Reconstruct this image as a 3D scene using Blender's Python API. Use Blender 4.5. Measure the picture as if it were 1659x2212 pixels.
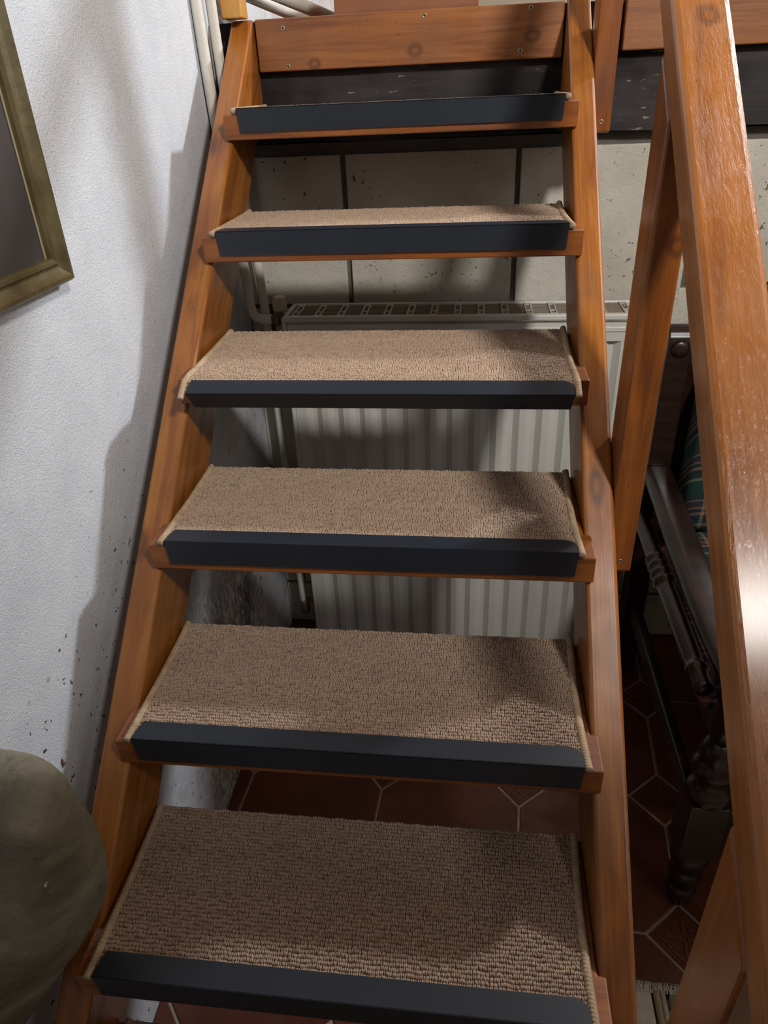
import bpy, bmesh, math, random
from mathutils import Vector, Matrix, noise
random.seed(7)
for o in list(bpy.data.objects): bpy.data.objects.remove(o)
scene = bpy.context.scene
COL = scene.collection

# ------------------------------------------------------------------ camera
cam_d = bpy.data.cameras.new('camera'); cam = bpy.data.objects.new('camera', cam_d); COL.objects.link(cam)
cam_d.sensor_fit = 'HORIZONTAL'; cam_d.sensor_width = 36.0; cam_d.lens = 1544.866/1659*36; cam_d.clip_start = 0.02
RT = Vector((0.99271, 0.113357, -0.040963)); UP = Vector((-0.022861, 0.510768, 0.859414)); FW = Vector((-0.118343, 0.852212, -0.509636))
CP = Vector((0.510091, -0.220778, 1.194732))
cam.matrix_world = Matrix(((RT.x, UP.x, -FW.x, CP.x), (RT.y, UP.y, -FW.y, CP.y), (RT.z, UP.z, -FW.z, CP.z), (0, 0, 0, 1)))
scene.camera = cam

# ------------------------------------------------------------------ light
w = bpy.data.worlds.new('world'); scene.world = w; w.use_nodes = True
w.node_tree.nodes['Background'].inputs[0].default_value = (0.85, 0.9, 1.0, 1)
w.node_tree.nodes['Background'].inputs[1].default_value = 0.05
def lamp(name, typ, loc, energy, color=(1, 1, 1), target=None, **kw):
    d = bpy.data.lights.new(name, typ); d.energy = energy; d.color = color
    for k, v in kw.items(): setattr(d, k, v)
    o = bpy.data.objects.new(name, d); COL.objects.link(o); o.location = loc
    if target is not None:
        o.rotation_euler = (Vector(target)-Vector(loc)).to_track_quat('-Z', 'Y').to_euler()
    return o
# ceiling spotlight of the lower room, right behind the viewer, aimed at the upper stairs
lamp('room_spot_lamp', 'SPOT', (1.54, -0.66, 2.63), 255, (1.0, 0.965, 0.91), target=(0.42, 1.62, 1.15),
     spot_size=math.radians(68), spot_blend=1.0, shadow_soft_size=0.14)
# lamp of the upper floor
lamp('upper_floor_lamp', 'POINT', (2.60, 2.40, 2.72), 300, (0.91, 0.955, 1.0), shadow_soft_size=0.11)
# dim cool fill light added on the right, no window stands there
lamp('fill_light', 'AREA', (2.9, -1.2, 2.2), 8, (0.88, 0.94, 1.0), target=(0.2, 0.6, 0.4), shape='RECTANGLE', size=0.9, size_y=1.1)
scene.view_settings.view_transform = 'Standard'; scene.view_settings.look = 'None'
scene.view_settings.gamma = 1.0; scene.view_settings.use_curve_mapping = False
scene.view_settings.exposure = 0.0

# ------------------------------------------------------------------ stair numbers
R_, G_, T_ = 0.19344, 0.22866, 0.0455      # rise, going, tread thickness
SL = math.hypot(R_, G_)
FLOOR = -0.40; WX = -0.10; WY = 1.69; UPZ = 1.336
def yz_at(h, y):                            # z of the line at perpendicular height h above the nosing line
    return (h*SL + R_*y)/G_

# ------------------------------------------------------------------ helpers
def link(name, me, mat=None, parent=None, matrix=None):
    o = bpy.data.objects.new(name, me); COL.objects.link(o)
    if mat is not None and not me.materials: me.materials.append(mat)
    if parent is not None: o.parent = parent
    if matrix is not None: o.matrix_local = matrix
    return o
def to_me(bm, name='m', smooth=False):
    me = bpy.data.meshes.new(name); bmesh.ops.recalc_face_normals(bm, faces=bm.faces[:]); bm.to_mesh(me); bm.free()
    if smooth:
        for p in me.polygons: p.use_smooth = True
    return me
def empty(name, loc=(0, 0, 0), rz=0):
    o = bpy.data.objects.new(name, None); COL.objects.link(o); o.location = loc; o.rotation_euler = (0, 0, rz); o.empty_display_size = 0.05
    return o
def tag(o, label, cat, group=None, kind=None):
    o['label'] = label; o['category'] = cat
    if group: o['group'] = group
    if kind: o['kind'] = kind
    return o
def structure(o, label=None):
    o['kind'] = 'structure'
    if label: o['label'] = label
    return o
def add_box(bm, x0, x1, y0, y1, z0, z1):
    vs = [bm.verts.new((x, y, z)) for x in (x0, x1) for y in (y0, y1) for z in (z0, z1)]
    for f in ((0, 1, 3, 2), (4, 6, 7, 5), (0, 4, 5, 1), (2, 3, 7, 6), (0, 2, 6, 4), (1, 5, 7, 3)):
        bm.faces.new([vs[i] for i in f])
    return vs
def bevel_all(bm, wd, seg=2):
    bmesh.ops.bevel(bm, geom=bm.edges[:], offset=wd, segments=seg, profile=0.5, affect='EDGES', clamp_overlap=True)
def box_me(x0, x1, y0, y1, z0, z1, bev=0, seg=2):
    bm = bmesh.new(); add_box(bm, x0, x1, y0, y1, z0, z1)
    if bev: bevel_all(bm, bev, seg)
    return to_me(bm)
def box(name, x0, x1, y0, y1, z0, z1, mat, parent=None, bev=0, seg=2):
    return link(name, box_me(x0, x1, y0, y1, z0, z1, bev, seg), mat, parent)
def prism_bm(pts, axis, a0, a1):
    """polygon pts in the two other axes, extruded along axis from a0 to a1"""
    bm = bmesh.new()
    def P(u, v, a):
        return {'x': (a, u, v), 'y': (u, a, v), 'z': (u, v, a)}[axis]
    A = [bm.verts.new(P(u, v, a0)) for u, v in pts]; B = [bm.verts.new(P(u, v, a1)) for u, v in pts]
    bm.faces.new(A); bm.faces.new(B[::-1]); n = len(pts)
    for i in range(n): bm.faces.new((A[i], B[i], B[(i+1) % n], A[(i+1) % n]))
    bmesh.ops.recalc_face_normals(bm, faces=bm.faces[:])
    return bm
def lathe_me(prof, seg=20, axis='z'):
    bm = bmesh.new(); rings = []
    for rr, z in prof:
        ring = []
        for i in range(seg):
            a = 2*math.pi*i/seg; p = (rr*math.cos(a), rr*math.sin(a), z)
            if axis == 'y': p = (p[0], p[2], p[1])
            if axis == 'x': p = (p[2], p[0], p[1])
            ring.append(bm.verts.new(p))
        rings.append(ring)
    for a, b in zip(rings, rings[1:]):
        for i in range(seg): bm.faces.new((a[i], a[(i+1) % seg], b[(i+1) % seg], b[i]))
    bm.faces.new(rings[0][::-1]); bm.faces.new(rings[-1])
    return to_me(bm, smooth=True)
def tube_bm(bm, pts, rad, seg=12, mod=None):
    pts = [Vector(p) for p in pts]; rings = []; up = Vector((0.13, 0.31, 0.94)); s = 0.0
    for i, p in enumerate(pts):
        t = (pts[min(i+1, len(pts)-1)]-pts[max(i-1, 0)]).normalized()
        a = t.cross(up).normalized(); b = t.cross(a)
        if i: s += (p-pts[i-1]).length
        ring = []
        for k in range(seg):
            th = 2*math.pi*k/seg; rr = rad if mod is None else rad*mod(s, th)
            ring.append(bm.verts.new(p+a*math.cos(th)*rr+b*math.sin(th)*rr))
        rings.append(ring)
    for a, b in zip(rings, rings[1:]):
        for i in range(seg): bm.faces.new((a[i], a[(i+1) % seg], b[(i+1) % seg], b[i]))
    bm.faces.new(rings[0][::-1]); bm.faces.new(rings[-1])
def tube_me(pts, rad, seg=12, mod=None):
    bm = bmesh.new(); tube_bm(bm, pts, rad, seg, mod); return to_me(bm, smooth=True)
def smooth_path(pts, n=8):
    pts = [Vector(p) for p in pts]; out = []
    for i in range(len(pts)-1):
        p0 = pts[max(i-1, 0)]; p1 = pts[i]; p2 = pts[i+1]; p3 = pts[min(i+2, len(pts)-1)]
        for k in range(n):
            u = k/n
            out.append(0.5*((2*p1)+(p2-p0)*u+(2*p0-5*p1+4*p2-p3)*u*u+(3*p1-p0-3*p2+p3)*u**3))
    out.append(pts[-1]); return out

# ------------------------------------------------------------------ materials
def srgb(r, g, b):
    return tuple(((c/255/12.92) if c/255 <= 0.04045 else ((c/255+0.055)/1.055)**2.4) for c in (r, g, b))+(1,)
class NT:
    def __init__(s, name):
        s.m = bpy.data.materials.new(name); s.m.use_nodes = True; s.t = s.m.node_tree; s.b = s.t.nodes['Principled BSDF']
    def n(s, typ, **kw):
        nd = s.t.nodes.new(typ)
        for k, v in kw.items():
            if k[0] == 'i' and k[1:].isdigit(): nd.inputs[int(k[1:])].default_value = v
            else: setattr(nd, k, v)
        return nd
    def l(s, a, b): s.t.links.new(a, b)
    def obj(s, scale=(1, 1, 1), rnd=True):
        tc = s.n('ShaderNodeTexCoord'); mp = s.n('ShaderNodeMapping'); mp.inputs['Scale'].default_value = scale
        if rnd:
            oi = s.n('ShaderNodeObjectInfo'); mu = s.n('ShaderNodeMath', operation='MULTIPLY'); s.l(oi.outputs['Random'], mu.inputs[0]); mu.inputs[1].default_value = 23.0
            ad = s.n('ShaderNodeVectorMath', operation='ADD'); s.l(tc.outputs['Object'], ad.inputs[0]); s.l(mu.outputs[0], ad.inputs[1]); s.l(ad.outputs[0], mp.inputs[0])
        else: s.l(tc.outputs['Object'], mp.inputs[0])
        return mp.outputs[0]
    def noise(s, vec, scale, detail=4, rough=0.55, dist=0.0):
        n = s.n('ShaderNodeTexNoise'); s.l(vec, n.inputs['Vector']); n.inputs['Scale'].default_value = scale
        n.inputs['Detail'].default_value = detail; n.inputs['Roughness'].default_value = rough; n.inputs['Distortion'].default_value = dist
        return n.outputs[0]
    def ramp(s, fac, stops):
        r = s.n('ShaderNodeValToRGB'); s.l(fac, r.inputs[0]); el = r.color_ramp.elements
        while len(el) > len(stops): el.remove(el[-1])
        while len(el) < len(stops): el.new(0.5)
        for e, (p, c) in zip(el, stops): e.position = p; e.color = c if len(c) == 4 else srgb(*c)
        return r.outputs[0]
    def mix(s, fac, a, b, typ='MIX'):
        m = s.n('ShaderNodeMix', data_type='RGBA', blend_type=typ)
        for sock, v in ((m.inputs[0], fac), (m.inputs[6], a), (m.inputs[7], b)):
            if hasattr(v, 'links') or hasattr(v, 'is_linked'): s.l(v, sock)
            else: sock.default_value = v
        return m.outputs[2]
    def math(s, op, a, b=0.0, clamp=False):
        m = s.n('ShaderNodeMath', operation=op, use_clamp=clamp)
        for sock, v in ((m.inputs[0], a), (m.inputs[1], b)):
            if hasattr(v, 'is_linked'): s.l(v, sock)
            else: sock.default_value = v
        return m.outputs[0]
    def maprange(s, v, a, b, c=0.0, d=1.0):
        m = s.n('ShaderNodeMapRange', interpolation_type='SMOOTHSTEP'); s.l(v, m.inputs[0])
        for i, x in zip((1, 2, 3, 4), (a, b, c, d)): m.inputs[i].default_value = x
        return m.outputs[0]
    def bump(s, h, strength=0.3, dist=0.002, prev=None):
        b = s.n('ShaderNodeBump'); b.inputs['Strength'].default_value = strength; b.inputs['Distance'].default_value = dist; s.l(h, b.inputs['Height'])
        if prev is not None: s.l(prev, b.inputs['Normal'])
        return b.outputs[0]
    def done(s, color=None, rough=None, normal=None, **kw):
        for sock, v in (('Base Color', color), ('Roughness', rough), ('Normal', normal)):
            if v is None: continue
            if hasattr(v, 'is_linked'): s.l(v, s.b.inputs[sock])
            else: s.b.inputs[sock].default_value = v
        for k, v in kw.items(): s.b.inputs[k.replace('_', ' ')].default_value = v
        return s.m
def wood(name, dark, mid, light, rough=0.3, coat=0.5, knots=True, scratch=0.0, stain=0.4, at=(), ax=2, fleck=False, crough=0.2):
    t = NT(name)
    v = t.obj((1.0, 11.0, 11.0)); g1 = t.noise(v, 2.6, 6, 0.6, 1.2)
    v2 = t.obj((3.0, 120.0, 120.0)); g2 = t.noise(v2, 2.0, 3, 0.6)
    g = t.math('ADD', t.math('MULTIPLY', g1, 0.75), t.math('MULTIPLY', g2, 0.25))
    c = t.ramp(g, [(0.30, dark), (0.48, mid), (0.68, light)])
    v3 = t.obj((1, 1, 1)); big = t.noise(v3, 5.0, 3, 0.6)
    c = t.mix(t.maprange(big, 0.42, 0.72, 0.0, stain), c, srgb(*[int(q*0.55) for q in dark]))
    if knots:
        vk = t.obj((3.4, 9.0, 9.0)); vo = t.n('ShaderNodeTexVoronoi'); t.l(vk, vo.inputs['Vector']); vo.inputs['Scale'].default_value = 1.0
        k = t.maprange(vo.outputs['Distance'], 0.07, 0.16, 1.0, 0.0)
        k2 = t.maprange(vo.outputs['Distance'], 0.02, 0.075, 0.55, 0.0)
        c = t.mix(t.math('MULTIPLY', k, 0.65), c, srgb(*[int(q*0.5) for q in dark]))
        c = t.mix(k2, c, srgb(*mid))
    if at:                                     # single knots at given places (local x, local other axis, radius)
        tc = t.n('ShaderNodeTexCoord'); wv = t.n('ShaderNodeVectorMath', operation='ADD'); t.l(tc.outputs['Object'], wv.inputs[0])
        nz = t.n('ShaderNodeTexNoise'); t.l(tc.outputs['Object'], nz.inputs['Vector']); nz.inputs['Scale'].default_value = 60.0
        sc_ = t.n('ShaderNodeVectorMath', operation='SCALE'); t.l(nz.outputs[1], sc_.inputs[0]); sc_.inputs['Scale'].default_value = 0.008
        t.l(sc_.outputs[0], wv.inputs[1]); se = t.n('ShaderNodeSeparateXYZ'); t.l(wv.outputs[0], se.inputs[0])
        for kx, ky, kr in at:
            dx_ = t.math('MULTIPLY', t.math('SUBTRACT', se.outputs[0], kx+0.004), 0.8); dy_ = t.math('SUBTRACT', se.outputs[ax], ky+0.004)
            dd = t.math('SQRT', t.math('ADD', t.math('MULTIPLY', dx_, dx_), t.math('MULTIPLY', dy_, dy_)))
            c = t.mix(t.maprange(dd, kr*0.8, kr*1.7, 0.6, 0.0), c, srgb(*[int(q*0.6) for q in dark]))
            c = t.mix(t.maprange(dd, kr*0.3, kr*0.7, 0.6, 0.0), c, srgb(*mid))
    sp = t.noise(t.obj((1, 1, 1)), 160.0, 2, 0.5); c = t.mix(t.maprange(sp, 0.70, 0.76, 0.0, 0.5), c, srgb(40, 20, 8))
    if fleck:
        fk = t.noise(t.obj((14, 60, 60)), 1.6, 4, 0.6); fb_ = t.noise(t.obj((1, 1, 1)), 4.0, 2, 0.5)
        c = t.mix(t.maprange(t.math('ADD', fk, t.math('MULTIPLY', fb_, 0.5)), 0.90, 0.94, 0.0, 0.7), c, srgb(150, 140, 128))
    h = t.math('ADD', t.math('MULTIPLY', g2, 0.5), t.math('MULTIPLY', big, 0.8)); nrm = t.bump(h, 0.25, 0.0015)
    if scratch:
        vs = t.obj((14.0, 60.0, 60.0)); s1 = t.noise(vs, 3.0, 4, 0.65, 2.5)
        nrm = t.bump(t.maprange(s1, 0.35, 0.7), scratch, 0.0012, nrm)
    rr = t.maprange(big, 0.3, 0.7, rough*0.75, rough*1.35)
    m = t.done(c, rr, nrm, Coat_Weight=coat, Coat_Roughness=crough)
    return m
M = {}
M['stair'] = wood('varnished_pine', (102, 54, 18), (147, 86, 30), (171, 110, 44), 0.36, 0.3)
M['tread'] = wood('varnished_tread', (90, 46, 17), (131, 72, 27), (155, 92, 39), 0.42, 0.25)
M['rail'] = wood('varnished_rail', (116, 63, 22), (150, 89, 32), (168, 104, 42), 0.34, 0.45, scratch=0.28, crough=0.18, stain=0.18, knots=False, at=((1.4536, -0.005, 0.011), (0.62, 0.012, 0.005)), ax=1)
M['post'] = wood('varnished_post', (90, 46, 15), (129, 70, 23), (150, 86, 32), 0.34, 0.3, knots=False, at=((0.17, -0.013, 0.010),))
M['board'] = wood('varnished_board', (108, 58, 28), (144, 87, 43), (164, 104, 55), 0.42, 0.25, stain=0.3, knots=False, at=((-0.208, -0.038, 0.010), (0.018, -0.023, 0.011), (0.271, -0.007, 0.011)))
M['newel'] = wood('pale_newel', (150, 98, 38), (190, 134, 58), (204, 152, 76), 0.45, 0.2, knots=False, stain=0.1)
M['beam'] = wood('dark_beam', (20, 15, 16), (34, 27, 28), (50, 41, 42), 0.75, 0.0, knots=False, stain=0.5, fleck=True)
M['cabinet'] = wood('cabinet_panel', (118, 66, 40), (142, 86, 56), (154, 98, 66), 0.5, 0.1, knots=False, stain=0.1)
M['chair'] = wood('dark_oak', (18, 9, 6), (34, 18, 12), (50, 28, 19), 0.32, 0.3, knots=False, stain=0.2)

def plaster():
    t = NT('white_roughcast'); v = t.obj(rnd=False)
    f1 = t.noise(v, 430, 3, 0.55); f2 = t.noise(v, 170, 4, 0.6); f3 = t.noise(v, 14, 4, 0.6)
    tc = t.n('ShaderNodeTexCoord'); sp = t.n('ShaderNodeSeparateXYZ'); t.l(tc.outputs['Object'], sp.inputs[0])
    X, Y, Z = sp.outputs
    # damp and flaking band that follows the lower wall
    ln = t.math('SUBTRACT', Z, t.math('MULTIPLY', Y, 0.846))      # height above the stair line
    low = t.maprange(Z, 0.95, 0.35)
    band = t.math('MULTIPLY', low, t.maprange(ln, 0.22, -0.02))
    n1 = t.noise(v, 62, 4, 0.6); n0 = t.noise(v, 9, 4, 0.6)
    flake = t.maprange(t.math('ADD', n1, t.math('ADD', t.math('MULTIPLY', band, 0.10), t.math('MULTIPLY', n0, 0.10))), 0.795, 0.815)
    base = t.ramp(f3, [(0.3, (203, 207, 215)), (0.7, (214, 218, 225))])
    c = t.mix(flake, base, srgb(84, 82, 80))
    # mould on the wall below the stairs
    ym = t.math('MULTIPLY', t.maprange(Y, 0.75, 1.0), t.maprange(Y, 1.55, 1.3)); zm = t.maprange(Z, 0.35, 0.0)
    und = t.maprange(ln, -0.28, -0.5)
    nm = t.noise(t.obj((1, 1, 0.45), rnd=False), 70, 6, 0.75); nb = t.noise(v, 7, 3, 0.6)
    mould = t.math('MULTIPLY', t.math('MULTIPLY', ym, zm), t.math('MULTIPLY', und, t.maprange(t.math('ADD', nm, t.math('MULTIPLY', nb, 0.5)), 0.60, 0.82)))
    c = t.mix(t.math('MULTIPLY', mould, 0.95), c, srgb(52, 44, 38))
    dg = t.math('MULTIPLY', und, t.maprange(n0, 0.35, 0.75, 0.1, 0.55)); c = t.mix(dg, c, srgb(150, 140, 130))
    rs = t.noise(t.obj((1, 1, 1), rnd=False), 31, 2, 0.4); c = t.mix(t.math('MULTIPLY', band, t.maprange(rs, 0.71, 0.74, 0, 0.6)), c, srgb(132, 88, 48))
    fl = t.noise(v, 120, 2, 0.5); c = t.mix(t.maprange(fl, 0.745, 0.765, 0, 0.6), c, srgb(120, 112, 104))
    h = t.math('ADD', f1, t.math('MULTIPLY', f2, 0.8))
    nr = t.bump(h, 0.85, 0.0026); nr = t.bump(flake, -0.8, 0.003, nr) if False else nr
    return t.done(c, 0.88, nr, Specular_IOR_Level=0.25)
M['plaster'] = plaster()
def simple(name, c1, c2, scale=8, rough=0.6, bump=0.2, bscale=80, bd=0.002, **kw):
    t = NT(name); v = t.obj(); c = t.ramp(t.noise(v, scale, 4, 0.6), [(0.3, c1), (0.7, c2)])
    nr = t.bump(t.noise(v, bscale, 4, 0.6), bump, bd) if bump else None
    return t.done(c, rough, nr, **kw)
def limestone():
    t = NT('limestone'); v = t.obj()
    c = t.ramp(t.noise(v, 5, 5, 0.6), [(0.3, (178, 172, 160)), (0.7, (203, 198, 186))])
    p1 = t.noise(t.obj((1, 1, 0.8)), 75, 3, 0.6, 0.6); p2 = t.noise(v, 6, 3, 0.6)
    pit = t.maprange(t.math('ADD', p1, t.math('MULTIPLY', p2, 0.28)), 0.80, 0.86)
    c = t.mix(t.math('MULTIPLY', pit, 0.85), c, srgb(58, 46, 38))
    g = t.noise(v, 190, 3, 0.6); c = t.mix(t.maprange(g, 0.6, 0.75, 0, 0.3), c, srgb(130, 122, 110))
    h = t.math('SUBTRACT', t.math('ADD', t.math('MULTIPLY', t.noise(v, 130, 5, 0.65), 0.7), t.noise(v, 30, 3, 0.6)), pit)
    return t.done(c, 0.9, t.bump(h, 0.6, 0.004), Specular_IOR_Level=0.2)
M['block'] = limestone()
M['mortar'] = simple('dark_mortar', (84, 80, 74), (108, 103, 96), 10, 0.95, 0.5, 120, 0.004)
M['grout'] = simple('pale_grout', (140, 124, 112), (166, 150, 136), 12, 0.9, 0.4, 200, 0.002)
M['roomwall'] = simple('room_paint', (142, 130, 112), (156, 144, 126), 4, 0.9, 0.2, 60)
M['ceil'] = simple('ceiling_timber', (104, 78, 54), (126, 98, 70), 4, 0.9, 0.2, 60)
M['upfloor'] = simple('upper_floor_boards', (110, 70, 42), (140, 92, 56), 6, 0.5, 0.2, 30)
def tile_mat():
    t = NT('terracotta_tile'); v = t.obj()
    oi = t.n('ShaderNodeObjectInfo')
    c = t.ramp(t.noise(v, 7, 5, 0.6), [(0.25, (72, 36, 24)), (0.55, (98, 50, 33)), (0.8, (116, 62, 42))])
    c = t.mix(t.math('MULTIPLY', oi.outputs['Random'], 0.3), c, srgb(74, 38, 26))
    return t.done(c, t.maprange(t.noise(v, 20, 3), 0.3, 0.7, 0.3, 0.5), t.bump(t.noise(v, 40, 4), 0.25, 0.002))
M['tile'] = tile_mat()
M['motif'] = simple('motif_tile', (84, 44, 32), (122, 66, 48), 14, 0.42, 0.3, 60, 0.002)
M['radiator'] = simple('radiator_enamel', (196, 194, 188), (204, 202, 196), 6, 0.42, 0.04, 60, 0.001)
M['grille'] = simple('grille_enamel', (170, 164, 152), (184, 178, 166), 30, 0.5, 0.1, 90)
M['slat_dark'] = simple('dark_grille_slats', (122, 112, 98), (140, 130, 114), 60, 0.8, 0.1)  # grille slats, a darker tone than the crossbars
M['raddark'] = simple('radiator_inside', (70, 64, 58), (86, 80, 72), 20, 0.8, 0.1)
M['pipe'] = simple('pipe_paint', (200, 195, 184), (214, 209, 199), 16, 0.5, 0.25, 60, 0.002)
M['ivory'] = simple('ivory_plastic', (176, 164, 138), (190, 178, 150), 20, 0.5, 0.1)
M['rust'] = simple('rusty_fitting', (92, 66, 50), (128, 104, 86), 60, 0.7, 0.4, 120)
M['steel'] = simple('screw_steel', (150, 140, 118), (176, 166, 140), 40, 0.35, 0.1, 90, Metallic=0.8)
M['hole'] = simple('screw_recess', (26, 20, 16), (34, 26, 20), 40, 0.7, 0.0)
M['strip'] = simple('charcoal_strip', (27, 33, 43), (31, 37, 47), 5, 0.42, 0.12, 500, 0.0005, Specular_IOR_Level=0.5)
M['mat_base'] = simple('mat_backing', (96, 76, 60), (116, 94, 76), 60, 0.95, 0.4, 300)
M['gold'] = simple('olive_gold_frame', (80, 70, 44), (112, 100, 68), 24, 0.45, 0.3, 120, 0.001, Metallic=0.25)
M['mount'] = simple('dark_mount_board', (58, 51, 50), (64, 57, 56), 20, 0.85, 0.05, 300)
M['print'] = simple('cream_print', (200, 190, 164), (212, 203, 178), 20, 0.8, 0.05)
t = NT('picture_glass'); M['glass'] = t.done((1, 1, 1, 1), 0.02, None, Transmission_Weight=1.0, IOR=1.1)
def stone_mat():
    t = NT('weathered_stone'); v = t.obj()
    c = t.ramp(t.noise(v, 6, 6, 0.65, 0.8), [(0.25, (78, 73, 60)), (0.5, (122, 116, 98)), (0.75, (160, 155, 136))])
    k = t.noise(v, 42, 5, 0.7); c = t.mix(t.maprange(k, 0.55, 0.75, 0, 0.5), c, srgb(48, 42, 34))
    w_ = t.noise(v, 60, 2, 0.5); c = t.mix(t.maprange(w_, 0.735, 0.75, 0, 0.8), c, srgb(200, 196, 178))
    h = t.math('ADD', t.noise(v, 30, 6, 0.7), t.math('MULTIPLY', t.noise(v, 130, 4, 0.7), 0.4))
    return t.done(c, 0.46, t.bump(h, 0.6, 0.006), Specular_IOR_Level=0.35)
M['stone'] = stone_mat()
def plaid():
    t = NT('green_plaid'); tc = t.n('ShaderNodeTexCoord'); sp = t.n('ShaderNodeSeparateXYZ'); t.l(tc.outputs['Object'], sp.inputs[0])
    def stripes(u, stops):
        fr = t.math('FRACT', t.math('MULTIPLY', u, 1/0.13)); r = t.ramp(fr, stops); r.node.color_ramp.interpolation = 'CONSTANT'; return r
    gr, nv, pk, pu, cr = (28, 62, 58), (28, 34, 60), (170, 110, 96), (70, 34, 66), (150, 138, 110)
    st = [(0, gr), (0.38, cr), (0.44, gr), (0.5, nv), (0.62, pk), (0.68, nv), (0.76, pk), (0.80, pu), (0.93, cr), (0.96, pu)]
    u = t.math('ADD', Y_ := sp.outputs[1], sp.outputs[2])
    c = t.mix(0.5, stripes(sp.outputs[0], st), stripes(u, st))
    return t.done(c, 0.9, t.bump(t.noise(t.obj(), 400, 2), 0.3, 0.001))
M['plaid'] = plaid()
M['rug'] = simple('cream_rug', (176, 164, 132), (204, 194, 164), 30, 0.95, 0.7, 160, 0.003)
M['rug2'] = simple('white_rug_border', (196, 194, 184), (216, 214, 206), 30, 0.95, 0.7, 160, 0.003)
def loops_mat():
    t = NT('loop_pile'); a = t.n('ShaderNodeAttribute', attribute_name='tone', attribute_type='GEOMETRY')
    v = t.obj(); big = t.noise(t.obj((0.8, 3.0, 1)), 7, 4, 0.6)
    c = t.ramp(a.outputs['Fac'], [(0.0, (138, 116, 100)), (0.35, (166, 142, 122)), (0.6, (180, 157, 133)), (0.85, (178, 148, 129)), (1.0, (198, 178, 154))])
    c = t.mix(t.maprange(big, 0.35, 0.7, 0.0, 0.35), c, srgb(160, 132, 114))
    return t.done(c, 0.95, None, Specular_IOR_Level=0.15, Sheen_Weight=0.15)
M['loops'] = loops_mat()
M['bind'] = simple('binding_yarn', (156, 130, 102), (188, 164, 134), 60, 0.95, 0.3, 300, 0.001)

# ------------------------------------------------------------------ setting
wl = structure(box('wall_left', WX-0.15, WX, -3.2, 4.5, FLOOR-0.1, 3.4, M['plaster']))
structure(box('wall_right', 3.2, 3.3, -3.2, 4.5, FLOOR-0.1, 3.4, M['roomwall']))
structure(box('wall_front', WX-0.15, 3.3, -3.3, -3.2, FLOOR-0.1, 3.4, M['roomwall']))
structure(box('wall_upper', WX-0.15, 3.3, 4.5, 4.6, UPZ-0.2, 3.4, M['roomwall']))
structure(box('ceiling', WX-0.15, 3.3, -3.3, 4.6, 3.4, 3.5, M['ceil']))
structure(box('floor_upper', WX, 3.2, 1.83, 4.5, UPZ-0.1, UPZ-0.006, M['upfloor']))
wb = structure(box('wall_back', WX, 3.2, WY+0.011, WY+0.13, FLOOR-0.05, 1.086, M['mortar']))
# limestone blocks in courses
zc = [FLOOR, -0.232, 0.092, 0.416, 0.735, 1.066]
for ci in range(5):
    z0, z1 = zc[ci]+0.006, zc[ci+1]-0.006
    x = 0.184-0.424*3 + (0.0 if ci % 2 == 0 else 0.2)
    while x < 3.2:
        a, b = max(x+0.0065, WX+0.002), min(x+0.424-0.0065, 3.195)
        if b-a > 0.03:
            z0, z1 = zc[ci]+0.006, zc[ci+1]-0.006
            if (a+b)/2 < 0.82: z0 -= 0.04*(ci == 4); z1 -= 0.04*(ci == 3)
            bm = bmesh.new(); add_box(bm, a-(a+b)/2, b-(a+b)/2, -0.006, 0.030, z0-(z0+z1)/2, z1-(z0+z1)/2); bevel_all(bm, 0.003, 2)
            link('stone_block', to_me(bm), M['block'], wb, Matrix.Translation(((a+b)/2, WY+0.006+random.uniform(-.0015, .0015), (z0+z1)/2)))
        x += 0.424
# floor: octagons with small embossed diamonds
fl = structure(box('floor', WX, 3.2, -3.2, WY+0.011, FLOOR-0.06, FLOOR-0.003, M['grout']))
PIT, HD = 0.356, 0.078; ROT = math.radians(-4.0); ORG = Vector((1.014, 1.046)); GJ = 0.0032
def clip(poly, x0, x1, y0, y1):
    for ax, lim, sg in ((0, x0, 1), (0, x1, -1), (1, y0, 1), (1, y1, -1)):
        out = []
        for i in range(len(poly)):
            p, q = poly[i], poly[(i+1) % len(poly)]; dp, dq = sg*(p[ax]-lim), sg*(q[ax]-lim)
            if dp >= 0: out.append(p)
            if (dp > 0 > dq) or (dp < 0 < dq):
                u = dp/(dp-dq); out.append((p[0]+u*(q[0]-p[0]), p[1]+u*(q[1]-p[1])))
        poly = out
        if len(poly) < 3: return []
    return poly
def frot(x, y, cx, cy):
    return (cx+x*math.cos(ROT)-y*math.sin(ROT), cy+x*math.sin(ROT)+y*math.cos(ROT))
h_ = PIT/2; e_ = h_-HD
octp = [(-e_, -h_+GJ), (e_, -h_+GJ), (h_-GJ, -e_), (h_-GJ, e_), (e_, h_-GJ), (-e_, h_-GJ), (-h_+GJ, e_), (-h_+GJ, -e_)]
cut = lambda q: q
octp = []
c45 = GJ*math.tan(math.radians(22.5))
for a, b in ((-e_, -h_), (e_, -h_), (h_, -e_), (h_, e_), (e_, h_), (-e_, h_), (-h_, e_), (-h_, -e_)):
    s = 1-GJ/h_; octp.append((a*s, b*s))
diap = [(0, -HD+GJ*1.41), (HD-GJ*1.41, 0), (0, HD-GJ*1.41), (-HD+GJ*1.41, 0)]
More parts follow.
